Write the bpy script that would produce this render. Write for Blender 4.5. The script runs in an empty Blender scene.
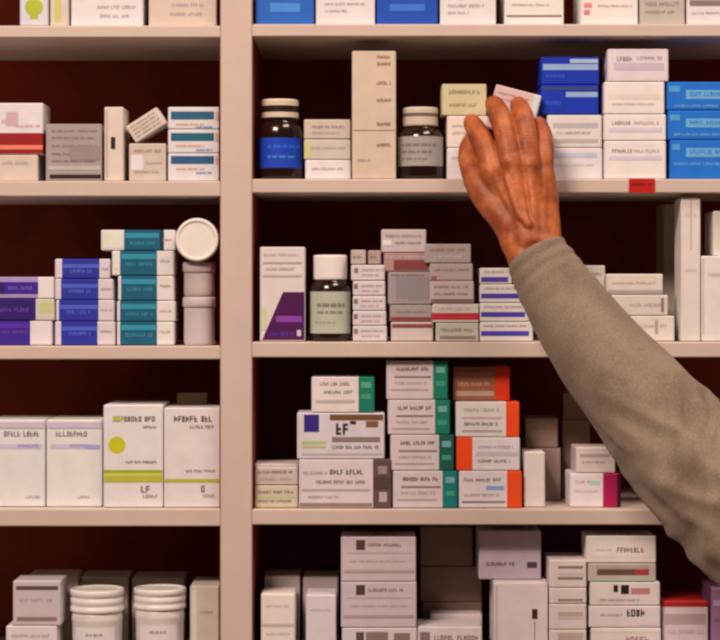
import bpy, bmesh, math, random
from mathutils import Vector, Matrix, noise

random.seed(7)
SC = bpy.context.scene
COL = SC.collection

# ------------------------------------------------------------------ frame
S = 0.0011          # metres per photo pixel in the plane of the shelf fronts (y = 0)
D = 2.4             # distance of the lens from that plane
ZC = 1.55           # eye height
HZ = 285            # photo row of the eye level
CX = 360

def K(y): return (D + y) / D
def X(px, y=0.0): return (px - CX) * S * K(y)
def Z(py, y=0.0): return ZC - (py - HZ) * S * K(y)
def P(px, py, y): return Vector((X(px, y), y, Z(py, y)))

# -------------------------------------------------------------- materials
def lin(c):
    c /= 255.0
    return c / 12.92 if c <= 0.04045 else ((c + 0.055) / 1.055) ** 2.4
WHITE = [lin(v) for v in (226, 199, 184)]     # a white carton under the warm lamp
MATS = {}
def M(col, rough=0.55, var=0.04, scale=60.0, bump=0.0, spec=0.35, metal=0.0, trans=0.0, sss=0.0):
    """procedural material; col = (r, g, b) as seen under the lamp of the room"""
    key = (col, rough, var, scale, bump, spec, metal, trans, sss)
    if key in MATS: return MATS[key]
    alb = [min(0.88, max(0.002, lin(c) / w * 0.78)) for c, w in zip(col, WHITE)]
    m = bpy.data.materials.new('surface_%02x%02x%02x' % col)
    m.use_nodes = True
    nt = m.node_tree
    b = nt.nodes['Principled BSDF']
    b.inputs['Roughness'].default_value = rough
    b.inputs['Specular IOR Level'].default_value = spec
    b.inputs['Metallic'].default_value = metal
    if trans: b.inputs['Transmission Weight'].default_value = trans
    if sss:
        b.inputs['Subsurface Weight'].default_value = sss
        b.inputs['Subsurface Radius'].default_value = (0.006, 0.002, 0.001)
        b.inputs['Subsurface Scale'].default_value = 1.0
    tc = nt.nodes.new('ShaderNodeTexCoord')
    nz = nt.nodes.new('ShaderNodeTexNoise')
    nz.inputs['Scale'].default_value = scale
    nz.inputs['Detail'].default_value = 4
    nt.links.new(tc.outputs['Object'], nz.inputs['Vector'])
    rp = nt.nodes.new('ShaderNodeValToRGB')
    rp.color_ramp.elements[0].position = 0.3
    rp.color_ramp.elements[1].position = 0.7
    rp.color_ramp.elements[0].color = [max(0, c * (1 - var)) for c in alb] + [1]
    rp.color_ramp.elements[1].color = [min(0.9, c * (1 + var)) for c in alb] + [1]
    nt.links.new(nz.outputs['Fac'], rp.inputs['Fac'])
    nt.links.new(rp.outputs['Color'], b.inputs['Base Color'])
    if bump:
        bp = nt.nodes.new('ShaderNodeBump')
        bp.inputs['Strength'].default_value = bump
        bp.inputs['Distance'].default_value = 0.001
        nt.links.new(nz.outputs['Fac'], bp.inputs['Height'])
        nt.links.new(bp.outputs['Normal'], b.inputs['Normal'])
    MATS[key] = m
    return m

W1 = (226, 203, 192); W2 = (236, 216, 206); CREAM = (212, 180, 158); LAV = (214, 196, 200)
GREY = (158, 134, 124); INK = (98, 72, 66); INKL = (178, 150, 140); INKM = (140, 110, 100); DARK = (44, 26, 22)
NAVY = (18, 48, 156); BLUE = (32, 106, 188); PURP = (58, 30, 128); COBALT = (42, 46, 140); TEAL = (20, 86, 106)
GREEN = (22, 116, 86); ORANGE = (238, 72, 26); MAG = (176, 22, 74); RED = (150, 22, 18); YEL = (206, 200, 40); OLIVE = (176, 176, 46)
WINE = (78, 18, 70); BROWN = (30, 12, 8)

# ---------------------------------------------------------------- helpers
def tag(o, label=None, cat=None, group=None, kind=None):
    if label: o['label'] = label
    if cat: o['category'] = cat
    if group: o['group'] = group
    if kind: o['kind'] = kind
    return o

def link(name, me, parent=None, loc=(0, 0, 0), smooth=False):
    o = bpy.data.objects.new(name, me)
    COL.objects.link(o)
    o.location = loc
    if parent: o.parent = parent
    if smooth:
        for p in me.polygons: p.use_smooth = True
    return o

def empty(name, loc, label, cat, group=None, rz=0):
    o = bpy.data.objects.new(name, None)
    COL.objects.link(o)
    o.empty_display_size = 0.02
    o.location = loc; o.rotation_euler = (0, 0, rz)
    return tag(o, label, cat, group)

class Mesh:
    """collects faces with materials, one mesh object"""
    def __init__(self): self.bm = bmesh.new(); self.slots = []
    def slot(self, m):
        if m not in self.slots: self.slots.append(m)
        return self.slots.index(m)
    def block(self, x0, x1, y0, y1, z0, z1, mat, zx=(), zz=(), bevel=0.0011):
        """a box cut along x (zx) or z (zz) into differently coloured zones [(a, b, mat)]"""
        bm = self.bm
        ax = 0 if zx else 2
        zones = list(zx or zz)
        lo, hi = (x0, x1) if ax == 0 else (z0, z1)
        cuts = sorted({round(v, 6) for v in [lo, hi] + [min(max(v, lo), hi) for a in zones for v in a[:2]]})
        if len(cuts) > 2 and cuts[1] - cuts[0] < .0005: cuts.pop(1)
        if len(cuts) > 2 and cuts[-1] - cuts[-2] < .0005: cuts.pop(-2)
        rings = []
        for c in cuts:
            if ax == 0: pts = [(c, y0, z0), (c, y1, z0), (c, y1, z1), (c, y0, z1)]
            else:       pts = [(x0, y0, c), (x1, y0, c), (x1, y1, c), (x0, y1, c)]
            rings.append([bm.verts.new(p) for p in pts])
        def mid_mat(a, b):
            m = (a + b) / 2
            for z in zones:
                if z[0] <= m <= z[1]: return self.slot(z[2])
            return self.slot(mat)
        fs = []
        for i in range(len(cuts) - 1):
            mi = mid_mat(cuts[i], cuts[i + 1])
            for j in range(4):
                f = bm.faces.new((rings[i][j], rings[i][(j + 1) % 4], rings[i + 1][(j + 1) % 4], rings[i + 1][j]))
                f.material_index = mi; fs.append(f)
        f = bm.faces.new(rings[0][::-1]); f.material_index = mid_mat(cuts[0], cuts[1]); fs.append(f)
        f = bm.faces.new(rings[-1]); f.material_index = mid_mat(cuts[-2], cuts[-1]); fs.append(f)
        bmesh.ops.recalc_face_normals(bm, faces=fs)
        if bevel:
            es = {e for f in fs for e in f.edges if len(e.link_faces) == 2 and e.calc_face_angle(0) > 0.5}
            bmesh.ops.bevel(bm, geom=list(es), offset=bevel, segments=1, affect='EDGES', profile=0.5, material=-1)
    def quad(self, x0, x1, z0, z1, y, mat):
        v = [self.bm.verts.new(p) for p in ((x0, y, z0), (x1, y, z0), (x1, y, z1), (x0, y, z1))]
        f = self.bm.faces.new(v); f.material_index = self.slot(mat)
    def disc(self, cx, cz, r, y, mat, n=28):
        v = [self.bm.verts.new((cx + r * math.cos(2 * math.pi * i / n), y, cz + r * math.sin(2 * math.pi * i / n))) for i in range(n)]
        f = self.bm.faces.new(v); f.material_index = self.slot(mat)
    def text(self, x0, x1, zc, h, y, mat):
        """a line of small printed characters, too small to read"""
        x = x0; h *= .86
        rnd = random.Random(int((x0 * 7919 + zc * 104729) * 1e4))
        left = rnd.randint(4, 9)
        while x < x1:
            w = h * rnd.uniform(0.42, 0.62)
            if x + w > x1: break
            t = h * 0.2
            z0, z1 = zc - h / 2, zc + h / 2
            kind = rnd.randint(0, 4)
            if h > 0.0024:
                self.quad(x, x + t, z0, z1, y, mat)
                if kind in (0, 1): self.quad(x + t, x + w, z1 - t, z1, y, mat)
                if kind in (0, 2, 3): self.quad(x + t, x + w, z0, z0 + t, y, mat)
                if kind in (1, 3, 4): self.quad(x + t, x + w, zc - t / 2, zc + t / 2, y, mat)
                if kind in (0, 4): self.quad(x + w - t, x + w, z0 + t, z1 - t, y, mat)
            else:
                self.quad(x, x + w, z0, z1, y, mat)
            x += w + h * 0.16
            left -= 1
            if left == 0: x += h * 0.5; left = rnd.randint(3, 9)
    def build(self, name, parent=None, loc=(0, 0, 0), smooth=False):
        me = bpy.data.meshes.new(name)
        self.bm.normal_update(); self.bm.to_mesh(me); self.bm.free()
        for m in self.slots: me.materials.append(m)
        return link(name, me, parent, loc, smooth)

def lathe(profile, mat, n=40, bands=()):
    """profile [(r, z)], bands = [(z0, z1, mat)]"""
    ms = Mesh(); bm = ms.bm
    rings = []
    for r, z in profile:
        rings.append([bm.verts.new((r * math.cos(2 * math.pi * i / n), r * math.sin(2 * math.pi * i / n), z)) for i in range(n)])
    for a in range(len(rings) - 1):
        zm = (profile[a][1] + profile[a + 1][1]) / 2
        mt = mat
        for b in bands:
            if b[0] <= zm <= b[1]: mt = b[2]
        mi = ms.slot(mt)
        for i in range(n):
            f = bm.faces.new((rings[a][i], rings[a][(i + 1) % n], rings[a + 1][(i + 1) % n], rings[a + 1][i]))
            f.material_index = mi; f.smooth = True
    f = bm.faces.new(rings[0][::-1]); f.material_index = ms.slot(mat)
    f = bm.faces.new(rings[-1]); f.material_index = ms.slot(mat)
    for ring in (rings[0], rings[-1]):
        for i in range(n):
            e = bm.edges.get((ring[i], ring[(i + 1) % n]))
            if e: e.smooth = False
    return ms

def wrap_label(r, z0, z1, mat, text_rows=(), a0=-150, a1=-30, n=24, bar=None):
    """curved paper label on the front of a round bottle; text_rows = [(z, h, mat)]"""
    ms = Mesh(); bm = ms.bm
    def arc(rr, za, zb, aa, ab, m, k=n):
        A = [math.radians(aa + (ab - aa) * i / k) for i in range(k + 1)]
        lo = [bm.verts.new((rr * math.cos(t), rr * math.sin(t), za)) for t in A]
        hi = [bm.verts.new((rr * math.cos(t), rr * math.sin(t), zb)) for t in A]
        for i in range(k):
            f = bm.faces.new((lo[i], lo[i + 1], hi[i + 1], hi[i])); f.material_index = ms.slot(m); f.smooth = True
    arc(r + .0004, z0, z1, a0, a1, mat)
    for (z, h, m, f0, f1) in text_rows:
        t = f0
        rnd = random.Random(int(z * 1e5))
        while t < f1:
            w = rnd.uniform(.04, .14)
            arc(r + .0007, z - h / 2, z + h / 2, a0 + (a1 - a0) * t, a0 + (a1 - a0) * min(t + w, f1), m, 4)
            t += w + .025
    return ms

# ------------------------------------------------------------- shelf rows
SHELVES = {           # photo rows of the top and bottom of each board's front edge
    'L0': (-138, -125), 'R0': (-138, -125),
    'L1': (25.5, 37.5), 'R1': (24, 36.5),
    'L2': (181, 196.5), 'R2': (179, 193),
    'L3': (346, 359.5), 'R3': (342, 357.5),
    'L4': (509, 526.5), 'R4': (509.5, 525),
    'L5': (673, 690), 'R5': (673, 690),
    'L6': (838, 855), 'R6': (838, 855),
    'L7': (1003, 1020), 'R7': (1003, 1020),
    'L8': (1200, 1220), 'R8': (1200, 1220),
}
DEPTH = 0.25
lam = M((207, 172, 151), rough=0.5, var=0.03, scale=25, bump=0.04)
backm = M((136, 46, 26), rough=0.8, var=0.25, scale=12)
unit = empty('shelving_unit', (X(236), 0.0, 0.0), 'cream laminate pharmacy shelving unit with a middle upright and dark back', 'shelves')
def part_block(name, x0, x1, y0, y1, z0, z1, mat, bev=0.0012):
    m = Mesh(); m.block(x0 - unit.location.x, x1 - unit.location.x, y0, y1, z0, z1, mat, bevel=bev)
    return m.build(name, unit)
UL, UR = (-452, -420), (868, 900)
TOPZ = Z(-138) + 0.03
for a, b in (UL, (220.5, 252), UR):
    part_block('upright', X(a), X(b), 0.0, DEPTH, 0.0, TOPZ, lam)
rows = sorted({k[1] for k in SHELVES})
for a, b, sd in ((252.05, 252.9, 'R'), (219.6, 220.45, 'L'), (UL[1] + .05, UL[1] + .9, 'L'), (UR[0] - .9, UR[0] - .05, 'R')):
    for r0, r1 in zip(rows[:-1], rows[1:]):       # dark sheets added to paint the shade on each compartment's sides
        part_block('side_shade', X(a), X(b), .003, DEPTH - .001, Z(SHELVES[sd + r1][0]), Z(SHELVES[sd + r0][1]), backm, 0)
for k, (t, b) in SHELVES.items():
    xa, xb = (X(UL[1]), X(220.5)) if k[0] == 'L' else (X(252), X(UR[0]))
    part_block('shelf', xa, xb, 0.001, DEPTH - .001, Z(b), Z(t), lam)
part_block('back_panel', X(UL[0]), X(236), DEPTH, DEPTH + 0.008, 0.0, TOPZ, backm, 0)
part_block('back_panel', X(236), X(UR[1]), DEPTH, DEPTH + 0.008, 0.0, TOPZ, backm, 0)

# ----------------------------------------------------------------- boxes
class Cur: pass
cur = Cur()
GAP = 0.0005
def on(shelf, sb=0.014, group=None):
    """start a new stack on a shelf; sb = how far its fronts stand behind the shelf edge"""
    cur.z = Z(SHELVES[shelf][0]); cur.sb = sb; cur.group = group

def box(x0, x1, top, label, col=W1, ink=(), dp=0.058, zx=(), zz=(), yaw=None, sb=None, group=None, name='medicine_box', cat='box', rough=0.5):
    """one carton on the current stack. x0, x1, top and all prints in photo pixels.
    ink: ('t', x0, x1, y, h, col) printed line; ('b', x0, x1, y0, y1, col) printed bar, in one place a painted shaded gap; ('d', cx, cy, r, col) disc"""
    y = cur.sb if sb is None else sb
    z0 = cur.z + GAP; z1 = Z(top, y)
    xa, xb = X(x0, y), X(x1, y)
    w, h = xb - xa, z1 - z0
    cx = (xa + xb) / 2
    m = Mesh()
    base = M(col, rough)
    lx = lambda p: X(p, y) - cx
    lz = lambda p: Z(p, y) - z0
    ZX = [(lx(a), lx(b), M(c, rough)) for a, b, c in zx]
    ZZ = [(lz(b), lz(a), M(c, rough)) for a, b, c in zz]
    m.block(-w / 2, w / 2, -dp / 2, dp / 2, 0, h, base, ZX, ZZ)
    fy = -dp / 2 - 0.00015
    cl = lambda v, a, b: max(a, min(b, v))
    for it in ink:
        fy -= .00004
        if it[0] == 't':
            m.text(cl(lx(it[1]), -w/2+.001, w/2-.001), cl(lx(it[2]), -w/2+.001, w/2-.001), cl(lz(it[3]), .002, h-.002), it[4] * S, fy - .00002, M(it[5], rough))
        elif it[0] == 'b':
            m.quad(cl(lx(it[1]), -w/2+.0007, w/2-.0007), cl(lx(it[2]), -w/2+.0007, w/2-.0007), cl(lz(it[4]), .0008, h-.0008), cl(lz(it[3]), .0008, h-.0008), fy, M(it[5], rough))
        elif it[0] == 'd':
            m.disc(lx(it[1]), lz(it[2]), it[3] * S, fy, M(it[4], rough))
        elif it[0] == 'p':      # free printed shape
            v = [m.bm.verts.new((cl(lx(a), -w/2+.0007, w/2-.0007), fy, cl(lz(b), .0008, h-.0008))) for a, b in it[1]]
            f = m.bm.faces.new(v); f.material_index = m.slot(M(it[2], rough))
            f.normal_update()
            if f.normal.y > 0: f.normal_flip()
    o = m.build(name, None, (cx, y + dp / 2, z0))
    o.rotation_euler = (0, 0, math.radians(random.uniform(-.5, .5) if yaw is None else yaw))
    cur.z = z1
    tag(o, label, cat, group or cur.group)
    return o

# ---- row on the top visible board, left bay
g = 'cartons on the topmost board of the left bay'
on('L1', .006, g); box(20, 48, -50, 'lavender-white carton with a yellow-green blob, far left on the top board', LAV, [('d', 34, 7, 9, OLIVE), ('b', 30, 38, 6, 19, OLIVE)])
on('L1', .012, g); box(50, 69, -46, 'narrow cream carton with a pale yellow stripe beside the yellow-blob carton', CREAM, [('b', 55, 61, -30, 22, (196, 182, 96))])
on('L1', .012, g); box(71, 143, -40, 'wide cream carton on the top board, left of the last carton before the upright', W1, [('t', 97, 136, 7, 4, INKL), ('t', 100, 130, 16, 4, INKL), ('t', 97, 120, -8, 4, INKL)], dp=.09)
on('L1', .012, g); box(149, 217, -42, 'wide cream carton at the right end of the top left board, touching the upright', CREAM, [('t', 172, 206, 5, 4, INKL), ('t', 170, 204, 14, 4, INKL)], dp=.09)

# ---- top board, right bay
g = 'cartons on the topmost board of the right bay'
on('R1', .012, g); box(255, 314, -36, 'blue carton at the left end of the top right board, against the upright', (34, 92, 168), [('b', 270, 300, 3, 12, (70, 130, 196)), ('t', 272, 300, -8, 5, W1)], dp=.09)
on('R1', .012, g); box(316, 375, -40, 'white carton standing between the two blue cartons on the top board', W1, [('t', 325, 366, 4, 3, INKL), ('t', 325, 350, 11, 3, INKL)], dp=.09)
on('R1', .012, g); box(377, 438, -34, 'deep blue carton right of a white carton on the top board', (28, 72, 158), [('b', 390, 425, 4, 11, (58, 110, 190)), ('t', 390, 420, -8, 5, W1)], dp=.09)
on('R1', .012, g); box(440, 496, -30, 'white carton directly right of the second blue carton on the top board', W1, [('t', 448, 486, 6, 4, INKL), ('t', 448, 470, 13, 3, INKL)], dp=.09)
on('R1', .012, g); box(505, 564, -44, 'white carton on the top board with a dark gap on both sides', W2, [('t', 512, 550, 5, 3, INKL), ('b', 507, 562, 15, 17, INKM)], dp=.09)
on('R1', .012, g); box(581, 638, -44, 'white carton with small pink print on the top board', W2, [('b', 584, 592, 3, 8, (222, 130, 126)), ('b', 584, 590, 10, 15, (216, 118, 110)), ('t', 598, 632, 6, 3, (200, 160, 150))], dp=.09)
on('R1', .012, g); box(640, 685, -20, 'beige-grey carton on the top board, second from the right edge', (190, 166, 148), [('t', 646, 680, 4, 5, GREY), ('t', 646, 676, 12, 4, GREY)], dp=.08)
on('R1', .012, g); box(687, 742, -28, 'white carton with brown print at the right edge of the top board', W1, [('b', 690, 740, 0, 6, INKM), ('t', 692, 730, 13, 3, INKL)], dp=.08)

# ---- second board, left bay
g = 'cartons on the second board of the left bay'
on('L2', .014, g)
box(-22, 38, 155, 'cream carton under the red and white carton at the left edge', CREAM, [('t', 2, 30, 163, 4, INKL)])
box(-26, 43, 103, 'white carton with a dark red band on top of a cream carton', W1, [('t', 2, 12, 122, 5, INKL), ('b', 6, 18, 112, 126, (206, 160, 152)), ('b', -25, 42.5, 145, 149.5, (232, 120, 92)), ('t', 16, 40, 126, 3, (214, 150, 150))], zz=[(133, 154, RED)])
on('L2', .012, g); box(46, 102, 124, 'silver-grey carton with faint lines of text between the red and narrow cartons', (166, 142, 132), [('t', 52, 98, y, 3, (138, 114, 106)) for y in (131, 138, 146, 154, 161)] + [('b', 48, 101, 166, 170, (188, 166, 156)), ('b', 50, 101, 174.5, 178.5, DARK), ('b', 70, 100, 146, 160, (150, 126, 116))])  # dark bar along the bottom paints in the shaded gap under the carton
on('L2', .010, g); box(104.5, 123.5, 107, 'narrow upright cream carton with a small dark mark', (222, 190, 168), [('b', 111, 115.5, 137, 149, DARK), ('b', 106, 108, 110, 178, (200, 166, 146))])
on('L2', .014, g); box(129, 166, 143.5, 'low cream carton lying under a tilted carton', (206, 176, 154), [('t', 134, 162, 151, 4, (176, 130, 100)), ('b', 131, 143, 155, 170, W1), ('t', 146, 162, 163, 3, INKL), ('t', 134, 160, 172, 3, INKL)])
g = 'white cartons with blue bars in a stack by the upright'
on('L2', .012, g)
for top, bt, c, lab in ((153.5, 156, (44, 84, 112), 'lowest white carton with a blue bar in the stack of three by the upright'),
                        (129.5, 133, (30, 92, 104), 'middle white carton with a teal bar in the stack of three by the upright'),
                        (107, 111.5, (40, 88, 110), 'topmost white carton with a blue bar in the stack of three by the upright')):
    box(168, 219, top, lab, (220, 200, 190), [('b', 171, 214, bt, bt + 8, c), ('t', 176, 205, bt + 13, 2.5, (214, 150, 110)), ('t', 196, 213, bt + 17, 2.5, (120, 130, 170)), ('b', 215.5, 218.6, bt, bt + 9, (208, 150, 130))], yaw=0)
# small carton wedged at a tilt above the low cream carton
y = .014; th = math.radians(33)
m = Mesh(); w, h, d = 37 * S, 19.5 * S, .04
m.block(-w/2, w/2, -d/2, d/2, -h/2, h/2, M((216, 186, 166)))
for q in range(4): m.text(-w/2 + .004, w/2 - .004, h/2 - .004 - q * .0042, .0024, -d/2 - .0002, M((166, 130, 116)))
t = m.build('medicine_box', None, (X(146.3, y), y + d/2, Z(143.5, y) + 18.4 * S + .0002))
t.rotation_euler = (0, -th, 0)
tag(t, 'small cream carton tilted at an angle, resting on the low cream carton', 'box', 'cartons on the second board of the left bay')

# ---- bottles
def bottle(x0, x1, top, cap_bot, body_top, shelf, label, glass, cap, lab_rows, lab_col, lab_y, capw, sb=.012, cap_bands=(), group='medicine bottles', texts=(), lab_arc=(-165, -15)):
    y = sb; z0 = Z(SHELVES[shelf][0]) + GAP
    r = (X(x1, y) - X(x0, y)) / 2; yc = y + r; cx = (X(x0, y) + X(x1, y)) / 2
    kz = lambda p: Z(p, yc) - z0
    rc = capw / 2 * S
    root = empty('pill_bottle', (cx, yc, z0), label, 'bottle', group)
    hb, hs = kz(cap_bot), kz(body_top)
    prof = [(r * .9, 0), (r * .97, .001), (r, .004)]
    prof += [(r, hs - .004), (r * .985, hs), (r * .93, hs + (hb - hs) * .35), (rc * 1.02, hs + (hb - hs) * .75), (rc * .9, hb - .001), (rc * .9, hb + .006)]
    lathe(prof, glass).build('body', root)
    ht = kz(top)
    cp = [(rc * .97, hb + .0005), (rc, hb + .0015)]
    N = 14
    for i in range(1, N):
        cp.append((rc, hb + .0015 + (ht - hb - .003) * i / N))
    cp += [(rc, ht - .0015), (rc * .96, ht - .0004), (rc * .9, ht)]
    cb = [(kz(b), kz(a), c) for a, b, c in cap_bands]
    cm = lathe(cp, cap, bands=cb)
    cm.build('cap', root)
    wrap_label(r, kz(lab_y[1]), kz(lab_y[0]), lab_col, [(kz(q), hh, c, f0, f1) for q, hh, c, f0, f1 in lab_rows], *lab_arc).build('label', root)
    return root
amber = M((34, 15, 10), rough=0.16, var=0.1, spec=0.5)
creamp = M((216, 184, 152), rough=0.4)
darkp = M((40, 24, 18), rough=0.4)
bottle(256, 302, 100, 121, 133, 'R2', 'dark brown pill bottle with a blue label and striped cap beside the upright', amber, creamp,
       [(148, .004, M((40, 84, 190)), .3, .9), (158, .003, M((60, 110, 205)), .3, .8)], M((22, 60, 160)), (139, 169), 38,
       cap_bands=[(106.5, 113.5, darkp), (118.5, 124, darkp)])
bottle(398, 444, 108, 127, 138, 'R2', 'dark brown pill bottle with a grey label right of the tall carton', amber, M((206, 178, 152), rough=.4),
       [(146, .003, M(INKM), .15, .8), (153, .003, M(INKM), .15, .7), (160, .002, M(INKM), .15, .6)], M((164, 146, 132)), (137.5, 167), 36,
       cap_bands=[(114, 117, M((110, 84, 70), rough=.4))])
bottle(309.5, 350.5, 255, 280, 290, 'R3', 'dark brown pill bottle with a white cap and pale green label', amber, M((238, 212, 200), rough=.35),
       [(305, .004, M((126, 118, 96)), .25, .8), (312, .003, M((136, 128, 104)), .25, .75), (322, .002, M((160, 154, 120)), .2, .6)], M((186, 172, 148)), (291.5, 333), 34)

# ---- second board, right bay
g = 'low white cartons stacked behind the blue-label bottle'
on('R2', .016, 'low white cartons stacked beside the blue-label bottle')
box(305, 350.5, 160, 'lowest of three low white cartons beside the blue-label bottle', W1, [('t', 312, 345, 169, 3, INKL)])
box(304, 350.5, 139.5, 'middle of three low white cartons beside the blue-label bottle', (206, 180, 162), [('t', 308, 345, 148, 3, INKL), ('b', 304.5, 311, 142, 158, (206, 186, 120))])
box(304, 350.5, 119.5, 'topmost of three low white cartons beside the blue-label bottle', (204, 174, 152), [('t', 312, 345, 127, 3, INKM), ('t', 312, 340, 133, 2.5, INKL)])
on('R2', .008, 'cartons on the second board of the right bay')
box(352, 396, 51, 'tall upright cream carton between the two brown bottles', (212, 178, 150), [('t', 377, 392, yy, 4, (150, 104, 72)) for yy in (57, 64, 83, 100, 124, 145)] + [('b', 352.6, 395.5, 129.6, 130.6, (176, 142, 118)), ('t', 357, 372, 160, 3, INKL)], dp=.06, yaw=0)
g = 'small cream cartons in the stack left of the hand'
on('R2', .024, g)
box(447, 488, 148, 'lowest cream carton of the stack beside the hand', W1, [('t', 452, 482, 158, 3, INKL)], dp=.05, yaw=0)
box(447, 488, 116, 'middle cream carton of the stack beside the hand', (232, 200, 178), [('t', 452, 470, 126, 3, INKL), ('t', 452, 470, 133, 3, INKL)], dp=.05, yaw=0)
box(442, 486.5, 84, 'yellowish carton on top of the stack beside the hand', (208, 182, 136), [('t', 449, 480, 92, 5, (156, 124, 92)), ('t', 449, 478, 105, 4, (176, 140, 92))], dp=.05, yaw=0)
g = 'cartons in the stack right of the hand'
on('R2', .014, g)
box(549, 602.5, 148, 'lowest white carton under the navy blue cartons right of the hand', W1, [('b', 553, 597, 153, 158, (192, 182, 190)), ('t', 556, 595, 165, 3, (206, 180, 180))], yaw=0)
box(547, 602, 115, 'white carton directly under the navy blue cartons', (224, 200, 186), [('b', 553, 598, 123, 128, (188, 168, 160)), ('b', 553, 598, 139, 143, (192, 166, 156)), ('t', 556, 592, 133, 3, INKL)], yaw=0)
box(541, 598.5, 85, 'lower navy blue carton with a white stripe', NAVY, [('b', 566, 597.5, 92, 97, (150, 166, 214)), ('t', 546, 566, 103, 5, (52, 86, 190)), ('b', 541.6, 598, 87, 90, (60, 66, 110))], yaw=0)
box(541, 599, 57, 'upper navy blue carton with a white stripe', NAVY, [('b', 543, 598, 64, 70, (150, 166, 216)), ('b', 570, 598, 59, 63, (172, 182, 214)), ('t', 546, 566, 76, 4, (52, 86, 190))], yaw=0)
g = 'white cartons in the stack of four'
on('R2', .008, g)
txt = lambda y: [('t', 612, 632, y, 4.5, (150, 128, 132)), ('t', 634, 660, y, 4, (188, 160, 160)), ('b', 609, 662, y + 5, y + 9, (212, 190, 194))]
box(604.5, 666, 141, 'lowest white carton in the stack of four above the red tag', W2, txt(151), yaw=0)
box(604, 666, 114.5, 'second white carton from the bottom in the stack of four', W2, txt(123), yaw=0)
box(604, 664.5, 82, 'second white carton from the top in the stack of four', W2, [('b', 608, 660, 94, 99, (228, 198, 178)), ('t', 612, 656, 104, 2.5, (206, 176, 160))], yaw=0)
box(607.5, 668.5, 49, 'topmost white carton in the stack of four, set slightly to the right', (226, 196, 190), [('t', 617, 634, 59, 5.5, (146, 120, 118)), ('t', 637, 664, 58, 4, (178, 146, 150)), ('b', 614, 664, 63, 70, (206, 172, 176))], yaw=0)
g = 'light blue cartons in the stack at the right edge'
on('R2', .010, g)
for top, x0, lab in ((140, 670, 'lowest light blue carton at the right edge of the second board'), (110.5, 668, 'middle light blue carton at the right edge of the second board'), (82, 667, 'topmost light blue carton at the right edge of the second board')):
    box(x0, 736, top, lab, BLUE, [('b', 686, 734, top + 8, top + 17, (108, 162, 216)), ('t', 690, 732, top + 12, 5, (40, 116, 196)), ('b', x0 + 2, 680, top + 4, top + 10, (80, 146, 212)), ('t', 674, 720, top + 24, 3, (110, 166, 216))], yaw=0)
# red tag on the edge of the board
m = Mesh(); ww, hh = 26 * S, 14.5 * S
m.block(-ww/2, ww/2, -.0012, 0, 0, hh, M((186, 26, 14)), bevel=.0002)
m.text(-ww/2 + .003, ww/2 - .003, hh * .6, .004, -.0014, M((120, 10, 8)))
tag(m.build('shelf_tag', None, (X(642), .0008, Z(193))), 'red tag on the front edge of the second board under the white cartons', 'tag')

# ---- third board, left bay
g = 'purple and white cartons in the stack at the left edge'
on('L3', .016, g)
box(-30, 52, 321, 'lowest purple and white carton at the left edge of the third board', (226, 198, 192), [('t', -10, 28, 332, 4, (104, 60, 140)), ('b', -29, 29, 323, 328, (84, 44, 150))], zx=[(-40, 30, PURP)])
box(-30, 55, 299, 'middle purple and white carton at the left edge of the third board', (206, 186, 160), [('b', 40, 53, 303, 312, (196, 188, 120)), ('t', -5, 30, 310, 5, (100, 60, 150))], zx=[(-40, 36, (46, 22, 96))])
box(-26, 54, 277, 'topmost purple and white carton at the left edge of the third board', (230, 206, 200), [('b', 4, 38, 282, 294, PURP), ('b', -25, 4, 282, 294, (46, 22, 90)), ('t', 8, 34, 288, 4, (112, 84, 170))], zx=[(-40, 38, (170, 136, 176))])
g = 'cobalt blue cartons in the stack of four'
on('L3', .014, g)
for i, (top, a, b, c, dd, lab) in enumerate(((321.5, 55, 61, 97, 115, 'lowest cobalt blue carton with a white end in its stack of four'),
                      (300, 56, 59, 98, 114, 'second cobalt blue carton from the bottom of its stack of four'),
                      (279, 55, 61, 98, 113, 'third cobalt blue carton from the bottom of its stack of four'),
                      (259, 55, 62, 99, 110, 'topmost cobalt blue carton of its stack of four'))):
    box(a, dd, top, lab, (218, 192, 186), [('b', b + 1, c, top + 5, top + 9, (78, 88, 180)), ('t', b + 8, c - 6, top + 12, 4, (90, 96, 190)), ('t', c + 3, dd - 1, top + 10, 3, INKL)], zx=[(b, c + .5, COBALT)], yaw=0)
g = 'teal and white cartons in the stack of five'
on('L3', .014, g)
for i, (top, a, b, c, dd, lab) in enumerate(((322, 117, 120, 157, 174, 'lowest teal and white carton of the stack of five'),
                      (301, 117, 120, 157, 175, 'second teal and white carton from the bottom of the stack of five'),
                      (276, 118, 121, 157, 174, 'middle teal and white carton of the stack of five'),
                      (251, 112, 120, 157, 174, 'second teal and white carton from the top of the stack of five'),
                      (230, 101, 124, 160, 175, 'topmost teal and white carton, sticking out left of the stack of five'))):
    box(a, dd, top, lab, (228, 204, 190), [('b', b + 1, c - 1, top + 3, top + 8, (52, 136, 152)), ('t', b + 6, c - 4, top + 13, 4, (60, 132, 150)), ('t', c + 3, dd - 2, top + 10, 3, INKL), ('b', a + 2, b - 1, top + 3, top + 18, (224, 208, 182))],
        zx=[(b, c, TEAL), (c, c + 4, (16, 50, 62) if i == 4 else (228, 204, 190))], yaw=0)
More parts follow.
